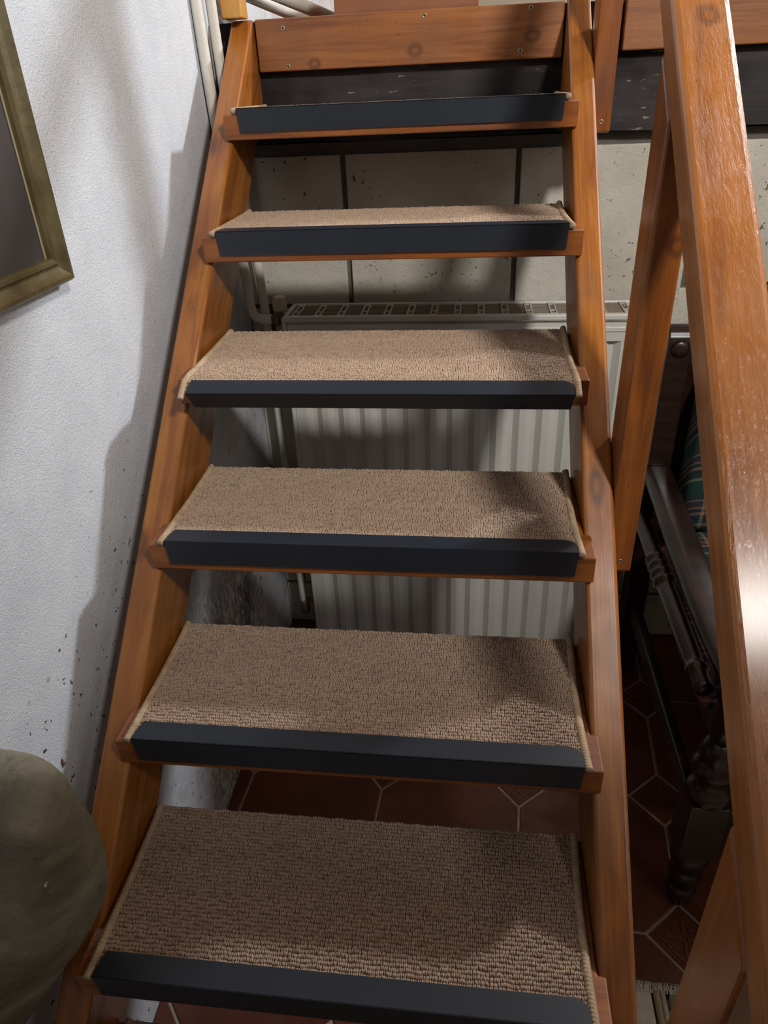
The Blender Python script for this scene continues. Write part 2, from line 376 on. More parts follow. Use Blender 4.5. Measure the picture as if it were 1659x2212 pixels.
def motif_bm():
    bm = bmesh.new(); q = 0.042
    for a in range(4):
        m = Matrix.Rotation(math.pi/4+a*math.pi/2, 4, 'Z')
        vs = add_box(bm, -q, q, q-0.004, q, 0, 0.0018); bmesh.ops.transform(bm, matrix=m, verts=vs)
        vs = add_box(bm, 0.006, q*0.9, -0.0035, 0.0035, 0, 0.0022); bmesh.ops.transform(bm, matrix=Matrix.Rotation(a*math.pi/2, 4, 'Z'), verts=vs)
        vs = add_box(bm, 0.018, 0.030, 0.008, 0.014, 0, 0.0018); bmesh.ops.transform(bm, matrix=Matrix.Rotation(a*math.pi/2+0.5, 4, 'Z'), verts=vs)
    return bm
motif_me = to_me(motif_bm()); motif_me.materials.append(M['motif'])
bounds = (WX+0.002, 2.3, -1.0, WY-0.002)
def put_tile(name, poly, cx, cy, mat, hz=0.0):
    P = clip([frot(x, y, cx, cy) for x, y in poly], *bounds)
    if len(P) < 3: return None
    ax = sum(p[0] for p in P)/len(P); ay = sum(p[1] for p in P)/len(P)
    bm = prism_bm([(p[0]-ax, p[1]-ay) for p in P], 'z', -0.01, 0.0)
    ed = [e for e in bm.edges if all(abs(v.co.z) < 1e-6 for v in e.verts)]
    bmesh.ops.bevel(bm, geom=ed, offset=0.0025, segments=2, affect='EDGES', profile=0.5)
    return link(name, to_me(bm), mat, fl, Matrix.Translation((ax, ay, FLOOR+hz)))
for i in range(-4, 5):
    for j in range(-7, 3):
        cx, cy = frot(i*PIT, j*PIT, ORG.x, ORG.y); put = put_tile('diamond_tile', diap, cx, cy, M['tile'], 0.0)
        if put and len(put.data.polygons) and bounds[0]+.08 < cx < bounds[1]-.08 and bounds[2]+.08 < cy < bounds[3]-.08:
            link('embossed_motif', motif_me, None, put, Matrix.Rotation(ROT, 4, 'Z'))
        cx, cy = frot((i+0.5)*PIT, (j+0.5)*PIT, ORG.x, ORG.y); put_tile('octagon_tile', octp, cx, cy, M['tile'], random.uniform(-.0006, .0006))

# dark beam, trim boards at the edge of the upper floor
bmx = bmesh.new(); add_box(bmx, WX+0.003, 3.195, 1.67, 1.83, 1.09, UPZ-0.002)
bmesh.ops.subdivide_edges(bmx, edges=[e for e in bmx.edges if abs(e.verts[0].co.x-e.verts[1].co.x) > 1], cuts=60)
for v in bmx.verts:
    if WX+0.01 < v.co.x < 3.19:
        if v.co.z < 1.1: v.co.z += 0.006*noise.noise(Vector((v.co.x*5, 0, 0))); 
        if v.co.y < 1.68: v.co.y += 0.003*noise.noise(Vector((v.co.x*7, v.co.z*3, 1)))-0.001
def xbeam(name, x0, x1, y0, y1, z0, z1, mat, parent=None, bev=0.003):
    c = Vector(((x0+x1)/2, (y0+y1)/2, (z0+z1)/2))
    me = box_me(x0-c.x, x1-c.x, y0-c.y, y1-c.y, z0-c.z, z1-c.z, bev)
    return link(name, me, mat, parent, Matrix.Translation(c))
def zpost(name, x0, x1, y0, y1, z0, z1, mat, parent=None, bev=0.004, top=None, off=None):
    """upright with its grain along local x"""
    c = Vector(((x0+x1)/2, (y0+y1)/2, (z0+z1)/2)); L = (z1-z0)/2
    if top is None: bm = bmesh.new(); add_box(bm, -L, L, (y0-y1)/2, (y1-y0)/2, (x0-x1)/2, (x1-x0)/2)
    else:                                       # top cut along the rail slope: profile in (z, y)
        s = top*(y1-y0)/2
        bm = prism_bm([(-L, (y0-y1)/2), (L-s, (y0-y1)/2), (L+s, (y1-y0)/2), (-L, (y1-y0)/2)], 'z', (x0-x1)/2, (x1-x0)/2)
    bevel_all(bm, bev)
    m = Matrix(((0, 0, -1, 0), (0, 1, 0, 0), (1, 0, 0, 0), (0, 0, 0, 1)))
    # local x -> world z, local y -> world y, local z -> world -x
    if off is not None: c = c-off
    o = link(name, to_me(bm), mat, parent, Matrix.Translation(c) @ m); return o, Matrix.Translation(c) @ m
ob = link('ceiling_beam', to_me(bmx), M['beam']); tag(ob, 'dark rough timber beam along the top of the stone block wall', 'beam')
screw_me = lathe_me([(0.0001, -0.002), (0.0052, -0.002), (0.0052, -0.0006), (0.0040, 0.0), (0.0026, 0.0), (0.0022, -0.0012), (0.0001, -0.0012)], 14, 'y'); screw_me.materials.append(M['steel'])
slot_me = box_me(-0.0018, 0.0018, -0.0004, 0.0004, -0.0018, 0.0018); slot_me.materials.append(M['hole'])
def screw(parent, loc, world_c):
    p = Vector(loc)-Vector(world_c)
    s = link('screw', screw_me, None, parent, Matrix.Translation(p) @ Matrix.Rotation(math.pi, 4, 'Z'))
    link('recess', slot_me, None, s, Matrix.Translation((0, -0.0004, 0)) @ Matrix.Rotation(random.uniform(0, 1.5), 4, 'Y'))
fb = xbeam('trim_1', 0.014, 0.686, 1.645, 1.667, 1.236, UPZ, M['board']); structure(fb, 'orange-brown board with five screws across the stair head')
c = fb.location
for x, z in ((0.077, 1.317), (0.081, 1.245), (0.39, 1.325), (0.615, 1.328), (0.597, 1.252)): screw(fb, (x, 1.6445, z), c)
fb2 = xbeam('trim_2', 0.812, 3.19, 1.645, 1.667, 1.242, UPZ, M['board']); structure(fb2, 'orange-brown board on the beam right of the stairs')

# ------------------------------------------------------------------ staircase
st = empty('wooden_staircase', (0.35, -0.30, FLOOR)); tag(st, 'open-riser varnished pine staircase with handrail on the right', 'staircase')
OFF = Vector((0.35, -0.30, FLOOR))
ANG = math.atan2(R_, G_); u_ = Vector((0, math.cos(ANG), math.sin(ANG))); n_ = Vector((0, -math.sin(ANG), math.cos(ANG)))
def slope_matrix(origin):       # local x along the slope, local y across (-x world), local z perpendicular up
    o = Vector(origin)-OFF; y = Vector((-1, 0, 0))
    return Matrix(((u_.x, y.x, n_.x, o.x), (u_.y, y.y, n_.y, o.y), (u_.z, y.z, n_.z, o.z), (0, 0, 0, 1)))
H0, H1 = -0.042, -0.178
def yline(h, z): return (G_*z-h*SL)/R_
def stringer(x0, x1, zt):
    prof = [(yline(H0, FLOOR), FLOOR), (yline(H0, zt), zt), (1.666, zt), (1.666, yz_at(H1, 1.666)), (yline(H1, FLOOR), FLOOR)]
    if prof[1][0] > 1.66: prof = [prof[0], (1.664, yz_at(H0, 1.664)), (1.664, yz_at(H1, 1.664)), prof[4]]
    Mx = slope_matrix(((x0+x1)/2, 0.5, 0.423)); Mw = Matrix.Translation(OFF) @ Mx; inv = Mw.inverted()
    bm = prism_bm(prof, 'x', x0, x1); bmesh.ops.transform(bm, matrix=inv, verts=bm.verts[:]); bevel_all(bm, 0.006, 3)
    return link('stringer', to_me(bm), M['stair'], st, Mx)
stringer(-0.038, 0.010, UPZ); s2 = stringer(0.690, 0.738, UPZ+0.02)
def tread(k):
    y, z = k*G_, k*R_; yb = y+0.262
    pts = [(0, y), (0.70, y), (0.70, y+0.066), (0.6895, y+0.066), (0.6895, yb), (0.0105, yb), (0.0105, y+0.066), (0, y+0.066)]
    bm = prism_bm([(px-0.35, py-y-0.13) for px, py in pts], 'z', -T_/2, T_/2)
    bevel_all(bm, 0.0025, 2)
    return link('tread', to_me(bm), M['tread'], st, Matrix.Translation(Vector((0.35, y+0.13, z-T_/2))-OFF))
for k in range(-1, 7): tread(k)
# handrail
RH = 0.412
hl0, hl1 = (-0.25)/math.cos(ANG), (1.95)/math.cos(ANG)
bm = bmesh.new(); add_box(bm, hl0, hl1, -0.0335, 0.0335, -0.052, 0.0); bevel_all(bm, 0.008, 3)
link('handrail', to_me(bm), M['rail'], st, slope_matrix(Vector((0.7720, 0, 0))+n_*RH))
for y0, zb in ((0.115, -0.10), (0.80, 0.478), (1.50, 1.096)):
    yc = y0+0.0425; zt = yz_at(RH-0.053, yc)
    o = zpost('baluster', 0.7385, 0.7815, y0, y0+0.085, zb, zt, M['post'], st, 0.004, math.tan(ANG), OFF); o, ml = o
    sc = link('bolt', screw_me, None, o); sc.matrix_local = ml.inverted() @ Matrix.Translation(Vector((0.762, y0-0.0006, zb+0.02))-OFF) @ Matrix.Rotation(math.pi, 4, 'Z')

# ------------------------------------------------------------------ mats and nosing strips
NX, NY = 240, 44; MX0, MX1 = 0.022, 0.678
def sag(y, bend):
    return 0.0 if (y >= 0 or not bend) else (0.12*y if y > -0.02 else -0.0024+0.65*(y+0.02))
def loops_mesh(y0, y1, bend=0.0, seed=1):
    rnd = random.Random(seed); verts = []; faces = []; tone = []
    ny = int(round((y1-y0)/0.0060)); dy = (y1-y0)/ny; nx = NX; dx = (MX1-MX0)/nx
    rowtone = [rnd.uniform(-.12, .12) for _ in range(ny)]
    ring = [(math.cos(a*math.pi/3), math.sin(a*math.pi/3)) for a in range(6)]
    for j in range(ny):
        tn = 0.5; ph = rnd.uniform(0, 6)
        for i in range(nx):
            x = MX0+(i+0.5)*dx+rnd.uniform(-.0007, .0007)-0.35
            y = y0+(j+0.5)*dy+0.0007*math.sin(i*0.55+ph)+rnd.uniform(-.0005, .0005)
            if rnd.random() < 0.45: tn = rnd.random()
            zz = 0.0055; hh = 0.0032+rnd.uniform(-.0008, .0010)
            zz += sag(y, bend)
            rx, ry = dx*0.60, dy*0.58; sk = rnd.uniform(-.25, .25); b = len(verts)
            for q, (s, hz) in enumerate(((1.0, 0.0), (0.78, 0.72))):
                for cx, cy in ring: verts.append((x+cx*rx*s+cy*ry*s*sk, y+cy*ry*s, zz+hh*hz))
            verts.append((x, y, zz+hh))
            for a in range(6):
                a2 = (a+1) % 6
                faces.append((b+a, b+a2, b+6+a2, b+6+a)); faces.append((b+6+a, b+6+a2, b+12))
            tone += [min(1, max(0, 0.3+0.4*tn+0.6*rowtone[j]+rnd.uniform(-.12, .12)))]*13
    me = bpy.data.meshes.new('loops'); me.from_pydata(verts, [], faces)
    at = me.attributes.new('tone', 'FLOAT', 'POINT'); at.data.foreach_set('value', tone)
    me.polygons.foreach_set('use_smooth', [True]*len(me.polygons)); me.materials.append(M['loops']); return me
def backing_mesh(y0, y1, bend):
    ys = [y0+(y1-y0)*i/48 for i in range(49)]; bm = bmesh.new(); A = []
    for y in ys:
        zz = sag(y, bend)
        A.append([bm.verts.new((MX0-0.35, y, 0.0005+zz)), bm.verts.new((MX1-0.35, y, 0.0005+zz)), bm.verts.new((MX1-0.35, y, 0.006+zz)), bm.verts.new((MX0-0.35, y, 0.006+zz))])
    for a, b in zip(A, A[1:]):
        for i in range(4): bm.faces.new((a[i], a[(i+1) % 4], b[(i+1) % 4], b[i]))
    bm.faces.new(A[0][::-1]); bm.faces.new(A[-1]); me = to_me(bm); me.materials.append(M['mat_base']); return me
def bind_mesh(side, y0, y1, bend):
    x = (MX0 if side < 0 else MX1)-0.35; pts = []; n = int((y1-y0)/0.0011)
    for i in range(n+1):
        y = y0+(y1-y0)*i/n; wob = side*(-0.0035)*math.sin((y-y0)*14)*(1 if side > 0 else 0.5)
        zz = 0.0065+sag(y, bend)
        if y > y1-0.02: zz += 0.001
        pts.append((x+wob, y, zz))
    me = tube_me(pts, 0.0056, 10, lambda s, th: 1+0.13*math.sin(2*math.pi*s/0.0052+2*th)); me.materials.append(M['bind']); return me
me_l = loops_mesh(0.0, 0.262); me_b = backing_mesh(0.0, 0.262, 0); me_bl = bind_mesh(-1, -0.003, 0.262, 0); me_br = bind_mesh(1, -0.003, 0.264, 0)
BEND = 0.45
me_l4 = loops_mesh(-0.036, 0.258, BEND, 5); me_b4 = backing_mesh(-0.036, 0.258, BEND); me_bl4 = bind_mesh(-1, -0.05, 0.258, BEND*0.6); me_br4 = bind_mesh(1, -0.043, 0.262, BEND*0.6)
ordn = {6: 'topmost', 5: 'second', 4: 'third', 3: 'fourth', 2: 'fifth', 1: 'sixth', 0: 'seventh'}
def mlabel(k, what):
    if k == 6: return what+' on the topmost tread, just below the screwed board'
    if k == 4: return what+' on the third tread from the top, its front edge sagging'
    if k == 1: return what+' on the big lowest fully seen tread, the sixth from the top'
    if k == 0: return what+' on the tread barely seen at the bottom edge'
    return what+' on the %s tread from the top' % ordn[k]
for k in range(0, 7):
    rt = empty('stair_mat', (0.35, k*G_, k*R_)); tag(rt, mlabel(k, 'beige looped carpet mat'), 'stair mat', 'carpet mats on the stair treads')
    four = k == 4
    lo = link('loop_pile', me_l4 if four else me_l, None, rt); lo['kind'] = 'stuff'
    link('backing', me_b4 if four else me_b, None, rt)
    link('edge_binding', me_bl4 if four else me_bl, None, rt); link('edge_binding', me_br4 if four else me_br, None, rt)
# nosing strip: L profile with a rounded rear right corner, local x along the tread
def strip_bm(wt, ht, x0=0.030, x1=0.673, th=0.0018):
    bm = bmesh.new(); rc = 0.020
    poly = [(x0, -0.0012), (x1, -0.0012)]
    for i in range(7):
        a = math.pi/2*i/6; poly.append((x1-rc+rc*math.cos(a), wt-rc*0.95+rc*0.95*math.sin(a)))
    poly += [(x0+0.006, wt), (x0+0.002, wt*0.6)]
    top = [bm.verts.new((px-0.35, py, 0)) for px, py in poly]; bot = [bm.verts.new((px-0.35, py, -th)) for px, py in poly]
    bm.faces.new(top); bm.faces.new(bot[::-1]); n = len(poly)
    for i in range(n): bm.faces.new((top[i], bot[i], bot[(i+1) % n], top[(i+1) % n]))
    # front flange, its right end raked
    fr = [(x0, 0.0), (x1, 0.0), (x1-0.003, -ht), (x0+0.004, -ht)]
    A = [bm.verts.new((px-0.35, -0.0012, pz)) for px, pz in fr]; B = [bm.verts.new((px-0.35, th-0.0012, pz)) for px, pz in fr]
    bm.faces.new(A); bm.faces.new(B[::-1])
    for i in range(4): bm.faces.new((A[i], B[i], B[(i+1) % 4], A[(i+1) % 4]))
    return bm
strip_me = to_me(strip_bm(0.034, 0.0435)); strip_me.materials.append(M['strip'])
strip4_me = to_me(strip_bm(0.027, 0.040)); strip4_me.materials.append(M['strip'])
for k in range(0, 7):
    if k == 4:
        o = link('stair_nosing_strip', strip4_me); o.location = (0.35, 4*G_-0.044, 4*R_-0.0075); o.rotation_euler = (math.radians(33), 0, 0)
    else:
        o = link('stair_nosing_strip', strip_me); o.location = (0.35, k*G_-0.003, k*R_+0.0115)
    tag(o, mlabel(k, 'charcoal nosing strip'), 'nosing strip', 'charcoal nosing strips on the treads')

# ------------------------------------------------------------------ radiator
RX0, RX1, RF, RB, RZ0, RZ1 = 0.030, 0.935, 1.527, 1.662, -0.372, 0.711
rd = empty('panel_radiator', ((RX0+RX1)/2, RB, FLOOR)); tag(rd, 'white ribbed panel radiator with slotted top behind the stairs', 'radiator'); ro = Vector(rd.location)
def rpart(name, me, mat, smooth=False):
    o = link(name, me, mat, rd, Matrix.Translation(-ro)); return o
def corrugated(x0, x1, yf, z0, z1, depth, thick, sgn=1):
    prof = []; PIT2 = 0.058; x = x0+0.028; prof.append((x0, yf)); 
    while x+PIT2 < x1-0.02:
        prof += [(x, yf), (x+0.015, yf+depth), (x+0.026, yf+depth), (x+0.042, yf)]; x += PIT2
    prof.append((x1, yf)); inner = [(px, py+thick+0.002) for px, py in prof][::-1]
    bm = prism_bm(prof+inner, 'z', z0+0.03, z1-0.03)
    for za, zb in ((z0, z0+0.045), (z1-0.045, z1)): add_box(bm, x0, x1, yf-0.0006, yf+0.018, za, zb)
    return to_me(bm)
rpart('front_panel', corrugated(RX0+0.012, RX1-0.012, RF+0.003, RZ0, 0.690, 0.013, 0.0015), M['radiator'])
rpart('back_panel', corrugated(RX0+0.012, RX1-0.012, RB-0.02, RZ0, 0.690, 0.013, 0.0015), M['radiator'])
rpart('side_panel', box_me(RX0, RX0+0.011, RF, RB, RZ0+0.02, RZ1-0.002, 0.003), M['radiator'])
rpart('side_panel', box_me(RX1-0.011, RX1, RF, RB, RZ0+0.02, RZ1-0.002, 0.003), M['radiator'])
rpart('convector', box_me(RX0+0.03, RX1-0.03, RF+0.03, RB-0.035, RZ0+0.03, 0.655), M['raddark'])
rpart('front_lip', box_me(RX0+0.002, RX1-0.002, RF-0.002, RF+0.016, 0.697, RZ1, 0.003), M['radiator'])
rpart('rear_lip', box_me(RX0+0.002, RX1-0.002, RB-0.012, RB, 0.697, RZ1, 0.003), M['radiator'])
rpart('top_rib', box_me(RX0+0.014, RX1-0.014, RF, RF+0.006, 0.668, 0.680, 0.002), M['radiator'])
gy0, gy1 = RF+0.016, RB-0.012; cell = 0.0585; x = RX0+0.03
slat_me = box_me(-cell/2+0.008, cell/2-0.008, -0.0019, 0.0019, -0.0016, 0.0, 0)
slat_me.materials.append(M['slat_dark'])
nsl = 9; sp = (gy1-gy0)/nsl
def crossbar():
    bm = bmesh.new(); D = gy1-gy0
    for sx in (-1, 1): add_box(bm, sx*0.0070-0.0018, sx*0.0070+0.0018, 0, D, -0.004, 0.0)
    for a, b in ((0, 0.012), (0.036, 0.044), (D-0.014, D)): add_box(bm, -0.0055, 0.0055, a, b, -0.004, -0.0003)
    return bm
cb_me = to_me(crossbar()); cb_me.materials.append(M['grille'])
ends = []
while x < RX1-0.015: ends.append(x); x += cell
for i, xb in enumerate(ends):
    link('grille_crossbar', cb_me, None, rd, Matrix.Translation(Vector((xb, gy0, RZ1-0.002))-ro))
    if i+1 < len(ends):
        for j in range(nsl):
            link('grille_slat', slat_me, None, rd, Matrix.Translation(Vector((xb+cell/2, gy0+sp*(j+0.5), RZ1-0.0045))-ro) @ Matrix.Rotation(0.25, 4, 'X'))
# valve at the upper left and its fitting
vz = 0.688
rpart('valve_fitting', tube_me([(RX0+0.008, 1.595, vz), (-0.012, 1.595, vz)], 0.0115, 14), M['rust'])
rpart('valve_nut', lathe_me([(0.001, 0), (0.017, 0), (0.017, 0.014), (0.001, 0.014)], 6, 'x'), M['rust']).matrix_local = Matrix.Translation(Vector((-0.004, 1.595, vz))-ro)
rpart('valve_stem', tube_me([(0.012, 1.595, vz), (0.012, 1.595, vz+0.03)], 0.008, 12), M['rust'])
bm = bmesh.new(); seg = 24; prof = [(0.011, 0.022), (0.0165, 0.024), (0.0175, 0.030), (0.0175, 0.052), (0.015, 0.057), (0.006, 0.058)]
rings = []
for rr, z in prof:
    rings.append([bm.verts.new((rr*(1+(0.05 if k % 2 else 0))*math.cos(2*math.pi*k/seg), rr*(1+(0.05 if k % 2 else 0))*math.sin(2*math.pi*k/seg), z)) for k in range(seg)])
for a, b in zip(rings, rings[1:]):
    for i in range(seg): bm.faces.new((a[i], a[(i+1) % seg], b[(i+1) % seg], b[i]))
bm.faces.new(rings[-1]); bm.faces.new(rings[0][::-1])
rpart('valve_knob', to_me(bm), M['ivory']).matrix_local = Matrix.Translation(Vector((0.012, 1.595, vz))-ro)
rpart('lower_valve', lathe_me([(0.006, -0.03), (0.014, -0.028), (0.016, -0.01), (0.013, 0.0), (0.016, 0.01), (0.010, 0.024), (0.004, 0.026)], 14), M['rust']).matrix_local = Matrix.Translation(Vector((-0.018, 1.6, -0.255))-ro)
rpart('lower_fitting', tube_me([(0.034, 1.6, -0.235), (-0.018, 1.6, -0.235)], 0.010, 12), M['rust'])
# heating pipes in the corner
pa = smooth_path([(-0.0865, 1.570, 2.6), (-0.0865, 1.570, 1.38), (-0.077, 1.585, 1.0), (-0.068, 1.595, 0.80), (-0.067, 1.595, 0.735), (-0.060, 1.595, 0.700), (-0.040, 1.595, 0.688), (-0.012, 1.595, 0.688)], 8)
p1 = link('heating_pipe', tube_me(pa, 0.0125, 14), M['pipe']); tag(p1, 'white painted pipe bending into the radiator valve', 'pipe')
pb = smooth_path([(-0.060, 1.585, 2.6), (-0.060, 1.585, 1.38), (-0.053, 1.615, 1.0), (-0.040, 1.630, 0.75), (-0.036, 1.630, 0.3), (-0.030, 1.62, -0.05), (-0.022, 1.602, -0.22), (-0.018, 1.6, -0.232)], 8)
p2 = link('heating_pipe', tube_me(pb, 0.0115, 14), M['pipe']); tag(p2, 'white painted pipe running down beside the radiator to the floor', 'pipe')

# ------------------------------------------------------------------ things of the upper floor
nw = zpost('newel_post', -0.046, 0.0, 1.600, 1.650, UPZ+0.001, 2.25, M['newel'], None, 0.003)[0]; tag(nw, 'pale yellow wooden post standing on the left stair stringer', 'post')
for (a, b), lb in zip((((-0.060, 1.72, 1.407), (0.060, 2.2, 1.352)), ((0.001, 1.73, 1.406), (0.128, 2.15, 1.356))), ('left of two white tubes sloping down onto the upper floor', 'right of two white tubes sloping down onto the upper floor')):
    o = link('white_tube', tube_me([a, b], 0.015, 16), M['pipe']); tag(o, lb, 'tube', 'white tubes on the upper floor')
cbx = empty('wooden_chest', (0.34, 2.0, UPZ)); tag(cbx, 'plain brown wooden chest on the upper floor above the stairs', 'chest')
def cpart(nm, x0, x1, y0, y1, z0, z1, bev=0.002): return xbeam(nm, x0-0.34, x1-0.34, y0-2.0, y1-2.0, z0-UPZ, z1-UPZ, M['cabinet'], cbx, bev)
cpart('front_panel', 0.168, 0.505, 1.80, 1.815, UPZ-0.004, 1.43); cpart('side_panel', 0.168, 0.184, 1.816, 2.15, UPZ-0.004, 1.43); cpart('side_panel', 0.489, 0.505, 1.816, 2.15, UPZ-0.004, 1.43)
cpart('top', 0.160, 0.513, 1.795, 2.155, 1.431, 1.445); cpart('back_panel', 0.185, 0.488, 2.14, 2.15, UPZ-0.004, 1.43)

# ------------------------------------------------------------------ picture on the left wall
pf = empty('picture_frame', (WX, 0.56, 0.97)); tag(pf, 'olive gold moulded frame with dark mount hanging on the white wall', 'picture')
FY0, FY1, FZ0, FZ1 = 0.28, 0.806, 0.970, 1.62
def moulding(p, q, inward):
    """profile swept from p to q (y,z on the wall) with mitred ends; inward = direction to the picture"""
    p, q, iw = Vector(p), Vector(q), Vector(inward); d = (q-p).normalized()
    prof = [(0.0, 0.0), (0.0, 0.018), (0.004, 0.024), (0.010, 0.025), (0.013, 0.021), (0.016, 0.018), (0.023, 0.0155), (0.027, 0.0165), (0.029, 0.0195), (0.033, 0.0195), (0.036, 0.014), (0.036, 0.0)]
    bm = bmesh.new(); A = []; B = []
    for a, h in prof:
        P = p+d*a+iw*a; Q = q-d*a+iw*a
        A.append(bm.verts.new((h, P.x, P.y))); B.append(bm.verts.new((h, Q.x, Q.y)))
    n = len(prof)
    for i in range(n): bm.faces.new((A[i], B[i], B[(i+1) % n], A[(i+1) % n]))
    bm.faces.new(A); bm.faces.new(B[::-1]); return to_me(bm)
po = Vector((0, 0.56, 0.97))
for p, q, iw in (((FY0, FZ0), (FY1, FZ0), (0, 1)), ((FY1, FZ0), (FY1, FZ1), (-1, 0)), ((FY1, FZ1), (FY0, FZ1), (0, -1)), ((FY0, FZ1), (FY0, FZ0), (1, 0))):
    link('moulding', moulding(p, q, iw), M['gold'], pf, Matrix.Translation(-po+Vector((0.001, 0, 0))))
link('mount', box_me(0.001, 0.007, FY0+0.03, FY1-0.034, FZ0+0.034, FZ1-0.03), M['mount'], pf, Matrix.Translation(-po))
link('print', box_me(0.0072, 0.0078, FY0+0.13, 0.669, 1.079, FZ1-0.12), M['print'], pf, Matrix.Translation(-po))
link('slip', box_me(0.0072, 0.0085, FY1-0.0385, FY1-0.0355, FZ0+0.036, FZ1-0.036), M['ivory'], pf, Matrix.Translation(-po))

# ------------------------------------------------------------------ weathered stone at the lower left
def stone():
    rim = [(-0.239, 0.33, 0.476), (-0.085, 0.32, 0.525), (-0.003, 0.31, 0.539), (0.032, 0.31, 0.508), (0.056, 0.3, 0.447), (0.069, 0.29, 0.352), (0.037, 0.265, 0.26), (-0.027, 0.235, 0.175), (-0.097, 0.2, 0.072), (-0.248, 0.16, -0.13), (-0.338, 0.14, 0.01), (-0.36, 0.24, 0.289)]
    mid = [(-0.178, 0.285, 0.493), (-0.059, 0.275, 0.532), (0.012, 0.27, 0.539), (0.044, 0.265, 0.523), (0.06, 0.255, 0.475), (0.061, 0.25, 0.394), (0.038, 0.225, 0.341), (-0.005, 0.195, 0.292), (-0.058, 0.165, 0.234), (-0.128, 0.13, 0.169), (-0.156, 0.12, 0.291), (-0.223, 0.2, 0.377)]
    inn = [(-0.125, 0.215, 0.45), (-0.057, 0.215, 0.476), (0.001, 0.22, 0.509), (0.036, 0.225, 0.514), (0.047, 0.225, 0.478), (0.043, 0.22, 0.429), (0.033, 0.2, 0.407), (0.012, 0.175, 0.392), (-0.026, 0.15, 0.366), (-0.049, 0.13, 0.372), (-0.076, 0.13, 0.415), (-0.116, 0.17, 0.444)]
    back = [(x-0.05, y+0.04, z-0.052) for x, y, z in rim]; tail = [(WX-0.06, 0.22+(y-0.22)*0.9+0.06, 0.32+(z-0.32)*0.7) for x, y, z in rim]
    bm = bmesh.new(); L = [[bm.verts.new(p) for p in lp] for lp in (tail, back, rim, mid, inn)]; n = len(rim)
    for a, b in zip(L, L[1:]):
        for i in range(n): bm.faces.new((a[i], a[(i+1) % n], b[(i+1) % n], b[i]))
    for lp in (L[0], L[-1]):
        c = bm.verts.new(sum((v.co for v in lp), Vector())/n)
        for i in range(n): bm.faces.new((lp[i], lp[(i+1) % n], c))
    cl = bm.edges.layers.float.new('crease_edge')
    for lp, lo, hi, val in ((L[2], 1, n, 0.45), (L[4], 0, 6, 0.75)):
        for i in range(lo, hi):
            e = bm.edges.get((lp[i], lp[(i+1) % n]))
            if e: e[cl] = val
    cage = bpy.data.objects.new('cage', to_me(bm)); COL.objects.link(cage); md = cage.modifiers.new('s', 'SUBSURF'); md.levels = 4
    dg = bpy.context.evaluated_depsgraph_get(); dg.update(); me = bpy.data.meshes.new_from_object(cage.evaluated_get(dg)); bpy.data.objects.remove(cage)
    me.update(); nr = [v.normal.copy() for v in me.vertices]
    for v, nn in zip(me.vertices, nr):
        q = v.co.copy(); d = 0.005*noise.noise(q*9)+0.0018*noise.noise(q*34)+0.0008*noise.noise(q*90)
        q += nn*d; q.x = max(q.x, WX-0.06); v.co = q
    for p in me.polygons: p.use_smooth = True
    return me
so = link('stone_corbel', stone(), M['stone']); tag(so, 'large rounded grey-brown stone projecting from the white wall beside the stairs', 'stone')

# ------------------------------------------------------------------ armchair beyond the handrail
ch = empty('armchair', (1.30, 1.15, FLOOR)); tag(ch, 'dark turned-wood armchair with green plaid cushions beyond the handrail', 'armchair')
co = Vector((1.30, 1.15, FLOOR))
def cp(name, me, mat, loc=(0, 0, 0)): return link(name, me, mat, ch, Matrix.Translation(Vector(loc)-co))
Fz = FLOOR
legp = [(q0, q1*1.45) for q0, q1 in [(0.018, 0.0), (0.024, 0.004), (0.030, 0.022), (0.033, 0.034), (0.028, 0.040), (0.024, 0.044), (0.030, 0.058), (0.036, 0.068), (0.030, 0.080), (0.026, 0.085), (0.036, 0.096), (0.041, 0.112), (0.034, 0.128), (0.020, 0.134)]]
upp = [(0.022, 0.0), (0.040, 0.004), (0.044, 0.016), (0.037, 0.028), (0.028, 0.036), (0.030, 0.055), (0.040, 0.075), (0.043, 0.085), (0.036, 0.097), (0.028, 0.108), (0.036, 0.125), (0.028, 0.145), (0.022, 0.16)]
